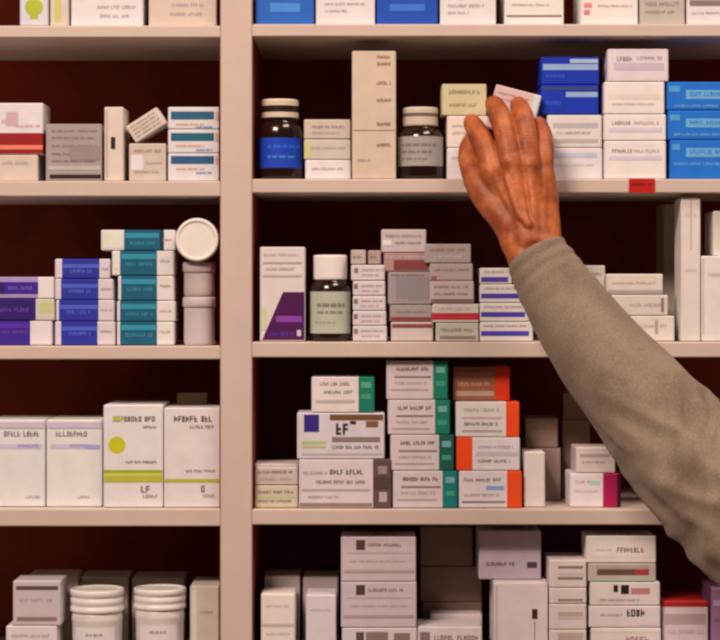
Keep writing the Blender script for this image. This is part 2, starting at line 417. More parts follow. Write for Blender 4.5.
# round pots beside the upright
def pot(cx_px, r_px, z0, z1, label, yfront=.010, lidh=.011, col=(206, 176, 168), group='small round pots stacked beside the upright', name='pill_pot', lid_col=None, ridges=0, body_r=.93, cat='pot'):
    r = r_px * S; yc = yfront + r
    root = empty(name, (X(cx_px, yc), yc, z0), label, cat, group)
    h = z1 - z0; rb = r * body_r
    lathe([(rb * .92, 0), (rb * .98, .0012), (rb, .004), (rb, h * .3), (rb * .99, h * .34), (rb * .99, h * .8), (rb, h * .84), (rb, h - lidh - .001), (rb * .92, h - lidh), (rb * .92, h - .002)], M(col, rough=.35, var=.05, scale=40)).build('body', root)
    pr = [(r * .97, h - lidh), (r, h - lidh + .0008)]
    n = max(2, ridges * 2)
    for i in range(1, n + 1):
        pr.append((r * (1.0 if i % 2 == 0 or not ridges else .965), h - lidh + .0008 + (lidh - .0028) * i / n))
    pr += [(r * .99, h - .0012), (r * .94, h), (r * .86, h), (r * .85, h - .0008)]
    lathe(pr, M(lid_col or col, rough=.35), n=48).build('lid', root)
    return root
zs = Z(SHELVES['L3'][0]) + GAP
zm = Z(297, .014); zt = Z(262, .014)
pot(199.5, 17, zs, zm, 'lower small pinkish-white pot of the two stacked beside the upright')
pot(199.5, 17, zm + GAP, zt, 'upper small pinkish-white pot of the two stacked beside the upright', col=(196, 164, 154))
r = 21.8 * S; hh = .055
root = empty('pill_pot', (X(197, .005), .030, zt + r + .0004), 'white pot lying on its side with its round lid facing out', 'pot')
b = lathe([(r * .93, 0), (r * .97, .002), (r * .97, hh - .013), (r * .9, hh - .012), (r * .9, hh - .004)], M((222, 196, 180), rough=.4)).build('body', root)
l = lathe([(r * .99, hh - .012), (r, hh - .011), (r * .985, hh - .009), (r, hh - .007), (r * .985, hh - .005), (r, hh - .003), (r * .97, hh - .0006), (r * .93, hh), (r * .84, hh), (r * .82, hh - .001)], M((234, 208, 186), rough=.45), n=56).build('lid', root)
for o in (b, l):
    o.rotation_euler = (math.radians(90), 0, 0); o.location = (0, hh / 2, 0)

# ---- third board, right bay
on('R3', .012, 'cartons on the third board of the right bay')
box(260, 305, 247, 'white carton with a slanted purple corner beside the upright', (222, 196, 180),
    [('p', [(262, 340), (283, 292), (304.5, 292), (304.5, 340)], WINE), ('t', 264, 300, 255, 3, INKL), ('b', 263, 302, 262, 264, INKL), ('t', 266, 296, 269, 3, INKL), ('b', 263, 302, 275, 277, (188, 160, 146)),
     ('b', 276, 302, 316, 322, (140, 60, 150)), ('t', 270, 296, 334, 4, (90, 50, 150)), ('b', 297, 301, 330, 336, (214, 180, 196)), ('b', 261, 266, 308, 330, (206, 194, 140))], dp=.05, yaw=0)
g = 'small white cartons in the narrow stack by the white-capped bottle'
on('R3', .014, g)
tops = (326, 311, 296, 281, 265)
labs = ('lowest small white carton of the narrow stack right of the white-capped bottle', 'second small carton from the bottom of the narrow stack by the white-capped bottle', 'third small carton from the bottom of the narrow stack by the white-capped bottle', 'fourth small carton from the bottom of the narrow stack by the white-capped bottle', 'fifth small carton of the narrow stack, just below the two half-width ones')
for i, (tp, lb) in enumerate(zip(tops, labs)):
    box(353 - (i > 3) * 2, 387 - i * .6, tp, lb, (218, 192, 184), [('b', 354, 358, tp + 3, tp + 8, INKM), ('t', 361, 384, tp + 5, 2.5, INKL), ('t', 361, 380, tp + 10, 2.5, (200, 150, 150))], dp=.06)
z_keep = cur.z
box(351, 366, 250, 'tiny carton on the left of the narrow stack top', (196, 164, 150), [('t', 353, 364, 257, 3, INKM)], dp=.06)
cur.z = z_keep
box(368, 381, 250.5, 'tiny carton on the right of the narrow stack top', (176, 142, 126), [('t', 370, 379, 257, 3, INKM)], dp=.06)
g = 'grey and dull red cartons in the tall stack'
on('R3', .018, g)
box(391, 433, 322, 'lowest carton of the tall grey and dull red stack, pinkish', (210, 178, 166), [('b', 392, 432, 324, 328, (140, 66, 60))], dp=.08)
box(390, 432, 305, 'thin grey carton above the pinkish bottom one in the tall stack', (166, 142, 130), [('t', 396, 428, 312, 3, INKM), ('b', 391, 431, 317, 321, (140, 62, 54))], dp=.08)
box(388, 430.5, 272, 'plain thick grey carton in the middle of the tall stack', (162, 140, 134), [('b', 396, 430, 277, 300, (146, 126, 122)), ('t', 391, 426, 275, 2.5, INKM), ('t', 391, 408, 300, 3, (192, 160, 150))], dp=.08)
box(384, 431, 253, 'dull red carton in the tall stack under the topmost small one', (176, 128, 118), [('b', 394, 429, 260, 270, (132, 62, 56)), ('t', 386, 426, 257, 3, (206, 168, 156))], dp=.08)
box(381.5, 426.5, 229.5, 'small speckled white carton topmost on the tall grey and red stack', (200, 174, 162), [('t', 386, 422, 236, 3, INKM), ('b', 383, 392, 240, 245, W2), ('t', 396, 422, 243, 3, INKM)], dp=.07)
g = 'grey cartons in the shorter stack with a red band'
on('R3', .012, g)
box(436, 479, 323, 'lowest carton of the shorter stack, under the red band', (190, 172, 150), [('t', 441, 474, 330, 4, (140, 120, 92)), ('b', 440, 476, 336, 339, INKM)], dp=.07)
box(432, 479, 304, 'carton with a bright red band in the shorter stack', (206, 182, 164), [('t', 438, 472, 309, 3, INKL)], zz=[(313, 320, (186, 44, 52))], dp=.07)
box(430, 474, 281, 'grey speckled carton just above the red-band one', (192, 164, 152), [('t', 434, 470, 287, 3, INKM), ('t', 434, 468, 294, 3, INKM), ('b', 431, 473, 299, 303, (126, 92, 80))], dp=.07)
box(430, 473, 263.5, 'grey speckled carton second from the top of the shorter stack', (182, 154, 142), [('t', 434, 470, 270, 3, INKM), ('b', 431, 437, 276, 280, (166, 90, 80))], dp=.07)
box(424.5, 471, 244, 'topmost grey speckled carton of the shorter stack', (174, 148, 138), [('t', 430, 466, 250, 3.5, INKM), ('t', 434, 462, 257, 3, (206, 182, 170))], dp=.07)
g = 'white cartons with purple bands in a stack half behind the arm'
on('R3', .012, g)
for top, x1, lab in ((322, 533, 'lowest purple-banded white carton beside the arm'), (303, 529, 'second purple-banded white carton from the bottom beside the arm'), (284.5, 524, 'third purple-banded white carton from the bottom beside the arm'), (268, 512, 'topmost purple-banded white carton beside the arm')):
    box(480, x1, top, lab, (222, 198, 182), [('b', 481, x1 - 4, top + 9, top + 14, (76, 56, 146)), ('t', 484, x1 - 6, top + 4, 2.5, INKL)], dp=.08, yaw=0)
g = 'white cartons in the stack on the right of the arm'
on('R3', .016, g)
box(602, 674.5, 316, 'lowest long white carton right of the arm on the third board', (224, 196, 176), [('t', 640, 668, 326, 4, (206, 168, 146)), ('b', 655, 658, 320, 334, INKL)], yaw=0)
box(600, 668, 295, 'second long white carton from the bottom right of the arm', (218, 190, 170), [('t', 630, 662, 305, 4, INKL), ('b', 661, 664, 298, 312, INKM)], yaw=0)
box(606, 663, 274, 'third long white carton right of the arm', (222, 194, 172), [('t', 612, 656, 283, 3, (190, 160, 140)), ('b', 608, 662, 290, 293, INKL)], yaw=0)
on('R3', .022, g)
box(570, 600, 299, 'cream carton partly hidden behind the forearm, under a small white one', (214, 186, 166), [], yaw=0)
box(574, 605, 265.5, 'small white carton just peeking out above the forearm', (220, 192, 174), [('t', 588, 603, 274, 3, INKM), ('t', 588, 602, 282, 3, INKL)], yaw=0)
g = 'tall cartons at the right end of the third board'
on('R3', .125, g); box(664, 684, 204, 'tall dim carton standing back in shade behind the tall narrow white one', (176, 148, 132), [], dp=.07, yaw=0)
on('R3', .010, g); box(681, 700.5, 198, 'tall narrow white carton near the right edge of the third board', (228, 202, 184), [('t', 685, 697, 215, 3, (206, 176, 158)), ('b', 690, 692, 200, 250, (206, 176, 158)), ('t', 685, 698, 270, 3, (210, 184, 168))], dp=.05, yaw=0)
on('R3', .012, g); box(701.5, 752, 256, 'large white carton at the right edge of the third board', (230, 206, 192), [('t', 708, 744, 275, 5, (206, 180, 166)), ('b', 702.5, 704, 258, 334, (206, 176, 160))], dp=.07, yaw=0)
box(713.5, 750, 211, 'cream carton on top of the large white one at the right edge', (226, 198, 176), [('t', 722, 744, 228, 4, INKL)], dp=.06, sb=.02, yaw=0)

# ---- fourth board, left bay
g = 'large pale cartons on the fourth board of the left bay'
on('L4', .020, g)
ink = lambda x: [('t', x + 6, x + 42, 434, 6, (128, 104, 112)), ('b', x + 1, x + 44, 444, 449, (200, 180, 206)), ('t', x + 20, x + 44, 446, 4, (150, 128, 176)), ('t', x + 28, x + 42, 497, 3.5, INKL), ('b', x, x + 55, 427, 428.5, (170, 146, 152))]
box(-12, 45, 420, 'large lavender-white carton at the left edge of the fourth board', (226, 206, 206), ink(-2) + [('b', -11, 44, 422, 428, (206, 180, 184))], dp=.09, yaw=0)
on('L4', .020, g)
box(46.5, 102, 420, 'large lavender-white carton between another lavender one and the yellow-dot one', (228, 208, 206), ink(50) + [('b', 86, 100, 445, 449, (172, 150, 200)), ('b', 47, 101, 422, 428, (206, 180, 186))], dp=.09, yaw=0)
on('L4', .012, g)
bx = box(103.5, 163, 405, 'large white carton with a yellow dot and thick yellow-green band', (228, 206, 194), [('d', 117, 445, 8.5, (198, 184, 24)), ('t', 113, 158, 419, 6, INK), ('b', 113, 122, 417, 421, (190, 176, 60)), ('t', 143, 158, 427, 3, INKM), ('t', 126, 157, 462, 3, INKM), ('b', 104, 162.5, 470, 473, (160, 160, 36)), ('b', 104, 162.5, 473, 476, (206, 194, 74)), ('b', 104, 162.5, 476, 482, (186, 174, 54)), ('t', 141, 153, 489, 8, INKM), ('t', 143, 158, 496, 4, INKL)], dp=.09, yaw=0)
on('L4', .012, g)
bx2 = box(164, 220, 408, 'large white carton with a thin yellow-green band, beside the upright', (226, 202, 190), [('t', 174, 217, 419, 7, INK), ('t', 190, 216, 427, 4, INKM), ('t', 186, 216, 471, 3, INKM), ('b', 165, 219.5, 479, 482.5, (182, 170, 54)), ('t', 201, 208, 489, 8, INKM), ('t', 203, 216, 496, 4, INKL)], dp=.09, yaw=0)
for (bb, w2) in ((bx2, .034),):            # a back lid left standing open
    hgt = max(v.co.z for v in bb.data.vertices)
    m = Mesh(); m.block(-w2 / 2, w2 / 2, -.0005, .0005, 0, .015, M((176, 140, 104)), bevel=.0002)
    fl = m.build('open_flap', bb, (-.006, .03, hgt)); fl.rotation_euler = (math.radians(-35), 0, 0)

# ---- fourth board, right bay
g = 'low beige cartons beside the upright'
on('R4', .014, g)
box(254.5, 298, 485.5, 'lower of two low beige cartons beside the upright', (206, 180, 150), [('t', 258, 294, 492, 3.5, INKM), ('b', 256, 296, 496, 498, (196, 182, 130)), ('t', 258, 294, 501, 3, INKM)], yaw=0)
box(254.5, 298, 464, 'upper of two low beige cartons beside the upright', (204, 172, 154), [('b', 256, 296, 467, 469, W1), ('t', 258, 294, 472, 3.5, INKM), ('t', 260, 292, 479, 3.5, INKL)], yaw=0)
on('R4', .010, 'white cartons stacked left of the green-ended ones')
box(299, 391.5, 459.5, 'long white carton with a dark grey end at the bottom of its stack', (220, 190, 182), [('t', 330, 366, 472, 6, INK), ('t', 303, 328, 473, 4, INKL), ('t', 316, 365, 482, 4, INKM), ('b', 302, 370, 489, 491, INKL), ('t', 308, 340, 497, 3, INKL), ('b', 300, 372, 503, 507, (150, 114, 102)), ('b', 378, 387, 466, 474, (160, 126, 116)), ('b', 379, 387, 492, 502, (190, 160, 150)), ('b', 374, 390, 477, 488, (86, 60, 56))], zx=[(373, 392, (98, 72, 68))], yaw=0)
bs = box(297, 384.5, 413, 'long white carton with a purple square and brown smudged print', (214, 190, 186), [('b', 304, 319, 414.5, 432, (56, 34, 112)), ('b', 302, 326, 441, 444, (176, 180, 110)), ('b', 302, 326, 445.5, 448, (190, 176, 120)), ('b', 332, 380, 437, 442, (140, 112, 102)), ('t', 332, 380, 447, 4, INKM), ('b', 302, 382, 453, 455, (196, 168, 160)), ('b', 330, 383, 414.5, 420, (116, 74, 44)), ('b', 366, 378, 421, 427, (130, 84, 50)), ('t', 336, 352, 429, 13, (60, 36, 26)), ('b', 350, 356, 421, 424, (60, 36, 26))], yaw=0)
box(311.5, 374.5, 377, 'small white carton with a green end, topmost of its stack', (228, 200, 188), [('t', 320, 352, 384, 4, INKM), ('t', 324, 354, 392, 4, (126, 130, 104)), ('b', 316, 355, 400, 403, (190, 166, 150)), ('b', 361, 371, 382, 388, (90, 150, 120)), ('b', 361, 371, 394, 399, (70, 140, 108))], zx=[(358.5, 375, GREEN)], dp=.06, yaw=0)
g = 'white cartons with green ends in the stack of four'
on('R4', .012, g)
for i, (top, a, b, lab, gc) in enumerate(((471, 393, 457.5, 'lowest white carton with a teal-green end in the stack of four', (20, 112, 104)),
            (435, 390.5, 454, 'second white carton with a green end from the bottom of the stack of four', (24, 84, 70)),
            (400, 388, 450, 'third white carton with a green end from the bottom of the stack of four', GREEN),
            (361, 386.5, 448, 'topmost white carton with a green end in the stack of four', GREEN))):
    box(a, b, top, lab, (214, 184, 176), [('t', a + 10, b - 18, top + 8, 4.5, INK), ('b', a + 8, b - 17, top + 15, top + 17, INKM), ('t', a + 8, b - 22, top + 22, 3.5, INKL), ('b', a + 4, b - 20, top + 28, top + 29.5, (176, 146, 136)), ('b', b - 12, b - 3, top + 6, top + 12, (110, 160, 150)), ('b', b - 12, b - 3, top + 20, top + 25, (64, 144, 112))], zx=[(b - 15, b + 1, gc)], yaw=0)
g = 'white cartons with orange ends in the stack of four'
on('R4', .014, g)
box(459, 522, 471, 'lowest white carton with an orange end on the right', (222, 196, 188), [('t', 464, 502, 480, 4.5, INKM), ('b', 486, 504, 486, 490, (130, 150, 190)), ('t', 464, 500, 495, 3.5, INKL), ('b', 462, 505, 501, 503, INKM)], zx=[(507, 522.5, ORANGE)], yaw=0)
box(456.5, 520, 437.5, 'white carton with an orange end on the left, second from the bottom', (224, 200, 192), [('t', 478, 514, 447, 3.5, INKL), ('b', 476, 518, 452, 456, (202, 176, 178)), ('t', 478, 512, 461, 3.5, INKM)], zx=[(456, 472.5, ORANGE)], yaw=0)
box(456, 519.5, 402, 'white carton with an orange end on the right, second from the top', (220, 200, 184), [('t', 464, 500, 410, 4, INKL), ('b', 462, 502, 417, 419, (206, 150, 150)), ('t', 464, 500, 424, 4, (130, 112, 100)), ('b', 462, 502, 430, 432, INKL)], zx=[(506, 520, ORANGE)], yaw=0)
box(453, 510, 367, 'dim reddish-brown carton with an orange end topmost of its stack', (150, 84, 60), [('b', 456, 494, 372, 376, (170, 104, 80)), ('t', 458, 492, 384, 4, (196, 140, 110)), ('b', 456, 494, 391, 396, (186, 140, 116))], zx=[(495, 511, (214, 50, 16))], sb=.03, yaw=0)
on('R4', .022, 'cartons standing back on the fourth board'); box(524, 545, 452, 'plain white carton standing right of the orange-ended stack', (226, 198, 184), [], dp=.06, yaw=0)
g = 'dim cartons standing deep in the fourth board'
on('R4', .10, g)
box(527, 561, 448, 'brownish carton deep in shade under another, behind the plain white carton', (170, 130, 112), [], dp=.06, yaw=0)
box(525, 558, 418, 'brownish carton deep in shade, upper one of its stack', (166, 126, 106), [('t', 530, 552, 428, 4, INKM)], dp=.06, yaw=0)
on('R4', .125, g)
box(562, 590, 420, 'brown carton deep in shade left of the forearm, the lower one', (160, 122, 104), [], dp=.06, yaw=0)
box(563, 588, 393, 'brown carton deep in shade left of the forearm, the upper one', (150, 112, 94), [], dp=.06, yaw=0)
g = 'white cartons with the magenta end, below the forearm'
on('R4', .020, g)
box(570, 621, 473.5, 'lower white carton with a bright magenta end below the forearm', (228, 200, 190), [('t', 576, 598, 482, 4, INKL), ('b', 590, 600, 481, 485, (170, 190, 180)), ('t', 574, 598, 491, 3, (214, 170, 170))], zx=[(603, 617, MAG), (617, 622, (60, 16, 30))], yaw=0)
box(576, 615, 447.5, 'upper white carton above the magenta-ended one below the forearm', (218, 186, 172), [('b', 580, 610, 454, 457, INKL), ('t', 582, 606, 462, 3, INKL)], yaw=0)

# ---- bottom board, left bay
g = 'cartons on the bottom board of the left bay'
on('L5', .014, g)
box(6, 57, 626, 'white carton at the bottom left, underneath the one with a dark line', (222, 196, 188), [('t', 12, 50, 636, 4, INKL)], dp=.05)
box(13, 61, 581, 'pale carton with a dark line on its front in the bottom left', (202, 174, 170), [('b', 16, 58, 586, 590, INK), ('t', 20, 54, 600, 4, INKL), ('b', 17, 57, 617, 621, INKM)], dp=.05)
on('L5', .085, g)
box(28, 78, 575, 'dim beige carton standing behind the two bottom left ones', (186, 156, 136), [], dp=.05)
def tub(cx_px, r_px, top, lid_bot, label, yfront=.012):
    z0 = Z(SHELVES['L5'][0]) + GAP
    r = r_px * S; yc = yfront + r
    root = empty('pill_tub', (X(cx_px, yfront), yc, z0), label, 'tub', 'white plastic tubs on the bottom board')
    h = Z(top, yfront) - z0; hl = Z(lid_bot, yfront) - z0
    rb = r * .925
    lathe([(rb * .9, 0), (rb * .96, .001), (rb * .97, .004), (rb, hl - .012), (rb * 1.02, hl - .010), (rb * 1.02, hl - .007), (rb, hl - .005), (rb, hl), (rb * .92, hl), (rb * .92, h - .003)], M((224, 196, 182), rough=.35)).build('body', root)
    dz = h - hl
    lathe([(r * .98, hl), (r, hl + .001), (r, hl + dz * .18), (r * .965, hl + dz * .22), (r * .965, hl + dz * .34), (r * .99, hl + dz * .38), (r * .99, hl + dz * .58), (r * .96, hl + dz * .62), (r * .96, hl + dz * .7), (r, hl + dz * .74), (r, h - .0015), (r * .975, h), (r * .9, h), (r * .885, h - .0015)], M((232, 206, 190), rough=.35), n=56).build('lid', root)
    wrap_label(rb, hl * .15, hl - .016, M((228, 204, 196)), [(hl - .024, .003, M(INKL), .3, .7)], -140, -40).build('label', root)
tub(94, 27.5, 592, 614, 'white plastic tub with a ridged lid, the left one of two')
tub(157.5, 26.5, 591, 611, 'white plastic tub with a ridged lid, the right one of two')
on('L5', .10, g)
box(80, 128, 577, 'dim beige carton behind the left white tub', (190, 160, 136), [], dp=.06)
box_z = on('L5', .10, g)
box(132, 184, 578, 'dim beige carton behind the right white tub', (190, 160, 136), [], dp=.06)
on('L5', .03, g)
box(190, 219, 586, 'pale carton at the right end of the bottom left board, beside the upright', (206, 178, 158), [('b', 192, 197, 590, 670, (222, 196, 178)), ('t', 200, 216, 612, 4, INKL)], dp=.08)

# ---- bottom board, right bay
g = 'cartons on the bottom board of the right bay'
on('R5', .010, g)
box(261, 295, 594, 'tall white carton nearest the upright on the bottom right board', (234, 204, 188), [('b', 262, 294, 624, 627, (196, 164, 150)), ('t', 266, 290, 606, 3, (214, 180, 166)), ('t', 266, 290, 634, 3, (206, 176, 160))], dp=.055, yaw=0)
on('R5', .010, g)
box(306, 336, 595, 'tall pale carton left of the dark-square stack', (222, 196, 190), [('t', 310, 332, 610, 3, (200, 172, 168))], dp=.055, yaw=0)
on('R5', .072, g)
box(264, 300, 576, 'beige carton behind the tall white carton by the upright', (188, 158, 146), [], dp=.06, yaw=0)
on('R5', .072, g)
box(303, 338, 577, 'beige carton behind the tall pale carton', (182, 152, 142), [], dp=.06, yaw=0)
g = 'white cartons with a dark square in the stack of three'
on('R5', .012, g)
sq = lambda t: [('b', 356, 365, t + 3, t + 13, (84, 56, 52)), ('t', 368, 404, t + 8, 4, INKM), ('b', 347, 412, t + 15, t + 16.5, (190, 158, 154)), ('t', 350, 408, t + 24, 3, (190, 160, 156)), ('b', 344, 414, t + 33, t + 36, (176, 144, 138))]
box(342, 417, 628, 'lowest carton of the dark-square stack, with dark vertical bars', (218, 190, 184), [('b', 356, 364, 632, 645, INK), ('b', 366, 388, 632, 650, INKM), ('b', 394, 410, 633, 650, INKM)], yaw=0)
box(341, 416.5, 582, 'middle carton of the stack with a dark square beside its title', (206, 176, 172), sq(582), yaw=0)
box(341, 416, 537, 'topmost carton of the stack with a dark square beside its title', (206, 174, 170), sq(537), yaw=0)
g = 'dim cartons standing deep on the bottom board'
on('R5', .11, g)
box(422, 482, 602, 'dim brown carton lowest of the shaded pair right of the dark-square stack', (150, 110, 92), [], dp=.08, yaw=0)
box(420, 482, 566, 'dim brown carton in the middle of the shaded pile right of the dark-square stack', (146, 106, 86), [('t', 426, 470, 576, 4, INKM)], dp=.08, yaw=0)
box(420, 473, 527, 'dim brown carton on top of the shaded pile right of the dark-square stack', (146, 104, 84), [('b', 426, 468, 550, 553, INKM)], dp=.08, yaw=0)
on('R5', .012, 'cartons on the bottom board of the right bay')
box(418, 482, 627, 'low white carton with dark print in front of the shaded pile', (222, 194, 184), [('b', 420, 430, 632, 650, INKM), ('t', 434, 478, 638, 6, INKM)], dp=.06, yaw=0)
on('R5', .030, 'cartons on the bottom board of the right bay')
box(430, 482, 614, 'pale carton peeking over the low white carton', (212, 182, 170), [], sb=.075, dp=.03, yaw=0)
on('R5', .014, 'cartons on the bottom board of the right bay')
box(494, 548, 582.5, 'plain white carton with one small dark mark', (228, 196, 186), [('b', 532, 537.5, 609, 619, (70, 36, 34)), ('b', 534, 535.5, 621, 660, INKL), ('b', 495, 498, 585, 670, (206, 176, 168))], dp=.08, yaw=0)
box(479, 541, 531, 'purplish-grey carton lying on the plain white carton', (186, 156, 156), [('t', 486, 514, 564, 4.5, INK), ('b', 527, 537, 562, 568, (84, 56, 64)), ('b', 480, 540, 548, 550, (166, 130, 130))], sb=.035, dp=.07, yaw=0)
g = 'narrow white cartons in the stack of four'
on('R5', .010, g)
for top, bars, lab in ((630, [(633, 650, (196, 160, 140))], 'lowest narrow white carton of the slim stack'), (604, [(612, 616, (190, 156, 130))], 'second narrow white carton from the bottom of the slim stack'), (588, [(599, 606, (150, 112, 76))], 'third narrow white carton from the bottom of the slim stack'), (560, [(566, 568.5, INKM), (577, 579.5, INKM)], 'topmost narrow white carton of the slim stack')):
    box(549.5, 586.5, top, lab, (224, 194, 180), [('b', 558, 583, a, b, c) for a, b, c in bars] + [('b', 558, 584, top + 13, top + 15, (206, 174, 164))], dp=.07, yaw=0)
g = 'white cartons in the stack with black and red print'
on('R5', .012, g)
box(591, 661, 628, 'lowest white carton of the stack with black and red print', (226, 202, 184), [('t', 626, 650, 640, 8, (190, 130, 134)), ('b', 594, 658, 630, 632, W2)], yaw=0)
box(589, 660.5, 606, 'white carton with a dark printed word, second from the bottom', (222, 196, 184), [('t', 627, 645, 613, 8, DARK), ('t', 600, 622, 615, 2.5, INKL), ('b', 640, 658, 622, 625, (226, 190, 196))], yaw=0)
box(590, 660, 582, 'white carton with two black letters and a pink bar', (222, 196, 182), [('b', 613.5, 618, 585, 592, DARK), ('b', 621, 629, 585, 594, DARK), ('b', 631, 650, 588, 594, (190, 118, 114)), ('t', 600, 640, 600, 2.5, INKL)], yaw=0)
box(588, 656, 563.5, 'brown-shaded carton with red print, second from the top', (196, 164, 146), [('b', 596, 649, 565, 568, INKL), ('b', 597, 635, 569, 575, (104, 72, 58)), ('b', 635, 649, 569, 575, (166, 60, 52)), ('b', 591, 655, 578, 581, (176, 180, 150))], yaw=0)
box(586.5, 656, 536, 'topmost white carton of the stack with black and red print', (230, 204, 186), [('t', 618, 646, 549, 5.5, (140, 108, 94)), ('b', 590, 653, 540, 557, (234, 208, 190)), ('t', 617, 646, 550, 6, (130, 98, 86)), ('t', 596, 612, 550, 2.5, (206, 178, 160))], yaw=0)
on('R5', .022, 'cartons at the right end of the bottom board')
box(663, 708, 601, 'pale pink carton with a bright red top band at the bottom right', (222, 186, 184), [('b', 665, 706, 614, 624, (190, 150, 146)), ('t', 668, 704, 632, 4, (206, 160, 164))], zz=[(598, 607, (178, 32, 26))], dp=.08, yaw=0)
on('R5', .024, 'cartons at the right end of the bottom board')
box(711, 748, 588, 'dull purple carton at the bottom right corner', (176, 120, 150), [('b', 713, 746, 600, 606, (206, 170, 196)), ('t', 715, 744, 620, 4, INKM)], dp=.08, yaw=0)

# --------------------------------------------------- the carton in the hand
ANG = math.radians(15)
hy = .0035
hw, hh_, hd = 47 * S, 44 * S, .020
hc = P(513.5, 112, hy + hd / 2)
m = Mesh()
m.block(-hw/2, hw/2, -hd/2, hd/2, -hh_/2, hh_/2, M((216, 172, 160)), zx=[(hw/2 - .008, hw/2 + .001, M((214, 204, 206)))])
m.text(-hw/2 + .004, hw/2 - .012, hh_/2 - .008, .003, -hd/2 - .0002, M((170, 120, 112)))
m.text(-hw/2 + .004, hw/2 - .014, hh_/2 - .014, .0025, -hd/2 - .0002, M((180, 134, 124)))
hb = m.build('medicine_box', None, hc)
hb.rotation_euler = (0, ANG, math.radians(-6))
tag(hb, 'small tilted pinkish-white carton held in the fingers of the hand', 'box')

# ----------------------------------------------------------------- person
def chain(pts, step=.22):
    """pts [(Vector, radius)] -> dense list of spheres along the limb"""
    out = []
    for (a, ra), (b, rb) in zip(pts[:-1], pts[1:]):
        L = (b - a).length
        n = max(2, int(L / (min(ra, rb) * step)))
        for i in range(n): 
            t = i / n
            out.append((a.lerp(b, t), ra + (rb - ra) * t))
    out.append(pts[-1])
    return out
def catmull(pts, n=10):
    """pts [(Vector, r)] smoothed"""
    V = [p for p, _ in pts]; R = [r for _, r in pts]
    out = []
    for i in range(len(V) - 1):
        p0 = V[max(i - 1, 0)]; p1 = V[i]; p2 = V[i + 1]; p3 = V[min(i + 2, len(V) - 1)]
        r0 = R[max(i - 1, 0)]; r1 = R[i]; r2 = R[i + 1]; r3 = R[min(i + 2, len(V) - 1)]
        for k in range(n):
            t = k / n
            f = lambda a, b, c, d: 0.5 * (2 * b + (c - a) * t + (2 * a - 5 * b + 4 * c - d) * t * t + (3 * b - a - 3 * c + d) * t ** 3)
            out.append((Vector([f(p0[j], p1[j], p2[j], p3[j]) for j in range(3)]), f(r0, r1, r2, r3)))
    out.append(pts[-1])
    return out

mm = .001
WR = P(533, 250, -.072)
# fingers: knuckle, middle joint, end joint, tip
FING = {
    'index':  [(P(492, 172, -.052), 10.8), (P(487, 150, -.044), 9.4), (P(479, 135, -.030), 9.3), (P(474, 126, -.016), 7.6), (P(471.5, 122, -.0050), 6.4)],
    'middle': [(P(511, 163, -.056), 11.0), (P(506, 137, -.050), 9.8), (P(500, 117, -.036), 9.6), (P(496, 107, -.020), 7.8), (P(493.5, 103.5, -.0035), 6.6)],
    'ring':   [(P(529, 165, -.054), 10.6), (P(527, 138, -.050), 9.4), (P(523, 118, -.037), 9.3), (P(520, 108, -.020), 7.5), (P(518, 104.5, -.0035), 6.4)],
    'pinky':  [(P(543, 177, -.048), 9.6), (P(545, 153, -.045), 7.6), (P(543, 136, -.034), 7.6), (P(540, 127, -.019), 6.6), (P(538, 124, -.0030), 5.8)],
}
sph = []
for nm, f in FING.items():
    pts = [(p, r * mm) for p, r in f]
    sph += chain(catmull(pts, 6), .3)
    # metacarpal from wrist to knuckle
    wof = {'index': Vector((-.017, .006, .004)), 'middle': Vector((-.006, 0, .006)), 'ring': Vector((.006, 0, .005)), 'pinky': Vector((.016, .006, .002))}[nm]
    kn = pts[0][0]
    midp = (kn + WR + wof) / 2 + Vector((0, .004, 0))
    sph += chain([(kn, .0112), (midp + Vector((0, .002, 0)), .0140), (WR + wof, .0145)], .3)
    # palm flesh behind
    pal = Vector((0, .013, 0))
    sph += chain([(kn + Vector((0, .008, -.004)), .0105), (midp + pal, .0135), (WR + wof + Vector((0, .008, .004)), .014)], .3)
    # extensor tendon ridge
    ts = kn + Vector((0, -.0094, 0))
    te = WR + wof * .45 + Vector((0, -.0128, .008))
    sph += chain([(ts + Vector((0, .0015, 0)), .0024), ((ts + te) / 2 + Vector((0, .0030, 0)), .0024), (te + Vector((0, .002, 0)), .0020)], .5)
    sph.append((kn + Vector((0, -.0020, 0)), .0108))
# thumb with its pad of muscle
TH = [(P(511, 226, -.060), .0150), (P(490, 200, -.048), .0150), (P(476, 179, -.036), .0118), (P(469, 156, -.018), .0098), (P(473, 142, -.004), .0092), (P(480, 131, .0045), .0070)]
sph += chain(catmull(TH, 6), .3)
sph += chain([(P(497, 190, -.046), .012), (P(486, 176, -.040), .010)], .3)
sph += chain([(P(515, 228, -.052), .0150), (P(500, 200, -.044), .0140), (P(497, 182, -.044), .010)], .3)
sph += chain([(P(541, 228, -.056), .0145), (P(545, 200, -.046), .0130), (P(543, 182, -.042), .0100)], .3)   # outer edge of the hand
# a vein across the back
sph += chain([(P(507, 178, -.0665), .0018), (P(514, 198, -.0730), .0019), (P(519, 214, -.0770), .0018), (P(530, 226, -.0830), .0016)], .6)
# wrist and forearm inside the sleeve
ARM = [(P(533, 250, -.072), .030), (P(573, 320, -.100), .036), (P(634, 398, -.145), .044), (P(700, 472, -.190), .047), (P(780, 532, -.258), .050), (P(900, 668, -.380), .060)]
axis = (ARM[1][0] - ARM[0][0]).normalized()
side = axis.cross(Vector((0, 1, 0))).normalized()
for s_ in (-1, 1):
    sph += chain([(WR + side * s_ * .0125 + Vector((0, .003, 0)), .0165), (WR + axis * .03 + side * s_ * .0125 + Vector((0, .003, 0)), .0175), (ARM[1][0] + side * s_ * .012, .023), (ARM[2][0], .034)], .25)
sph += chain([(p, r) for p, r in ARM[2:]], .2) if False else chain([(ARM[2][0], .036), (ARM[3][0], .038), (ARM[4][0], .042)], .2)

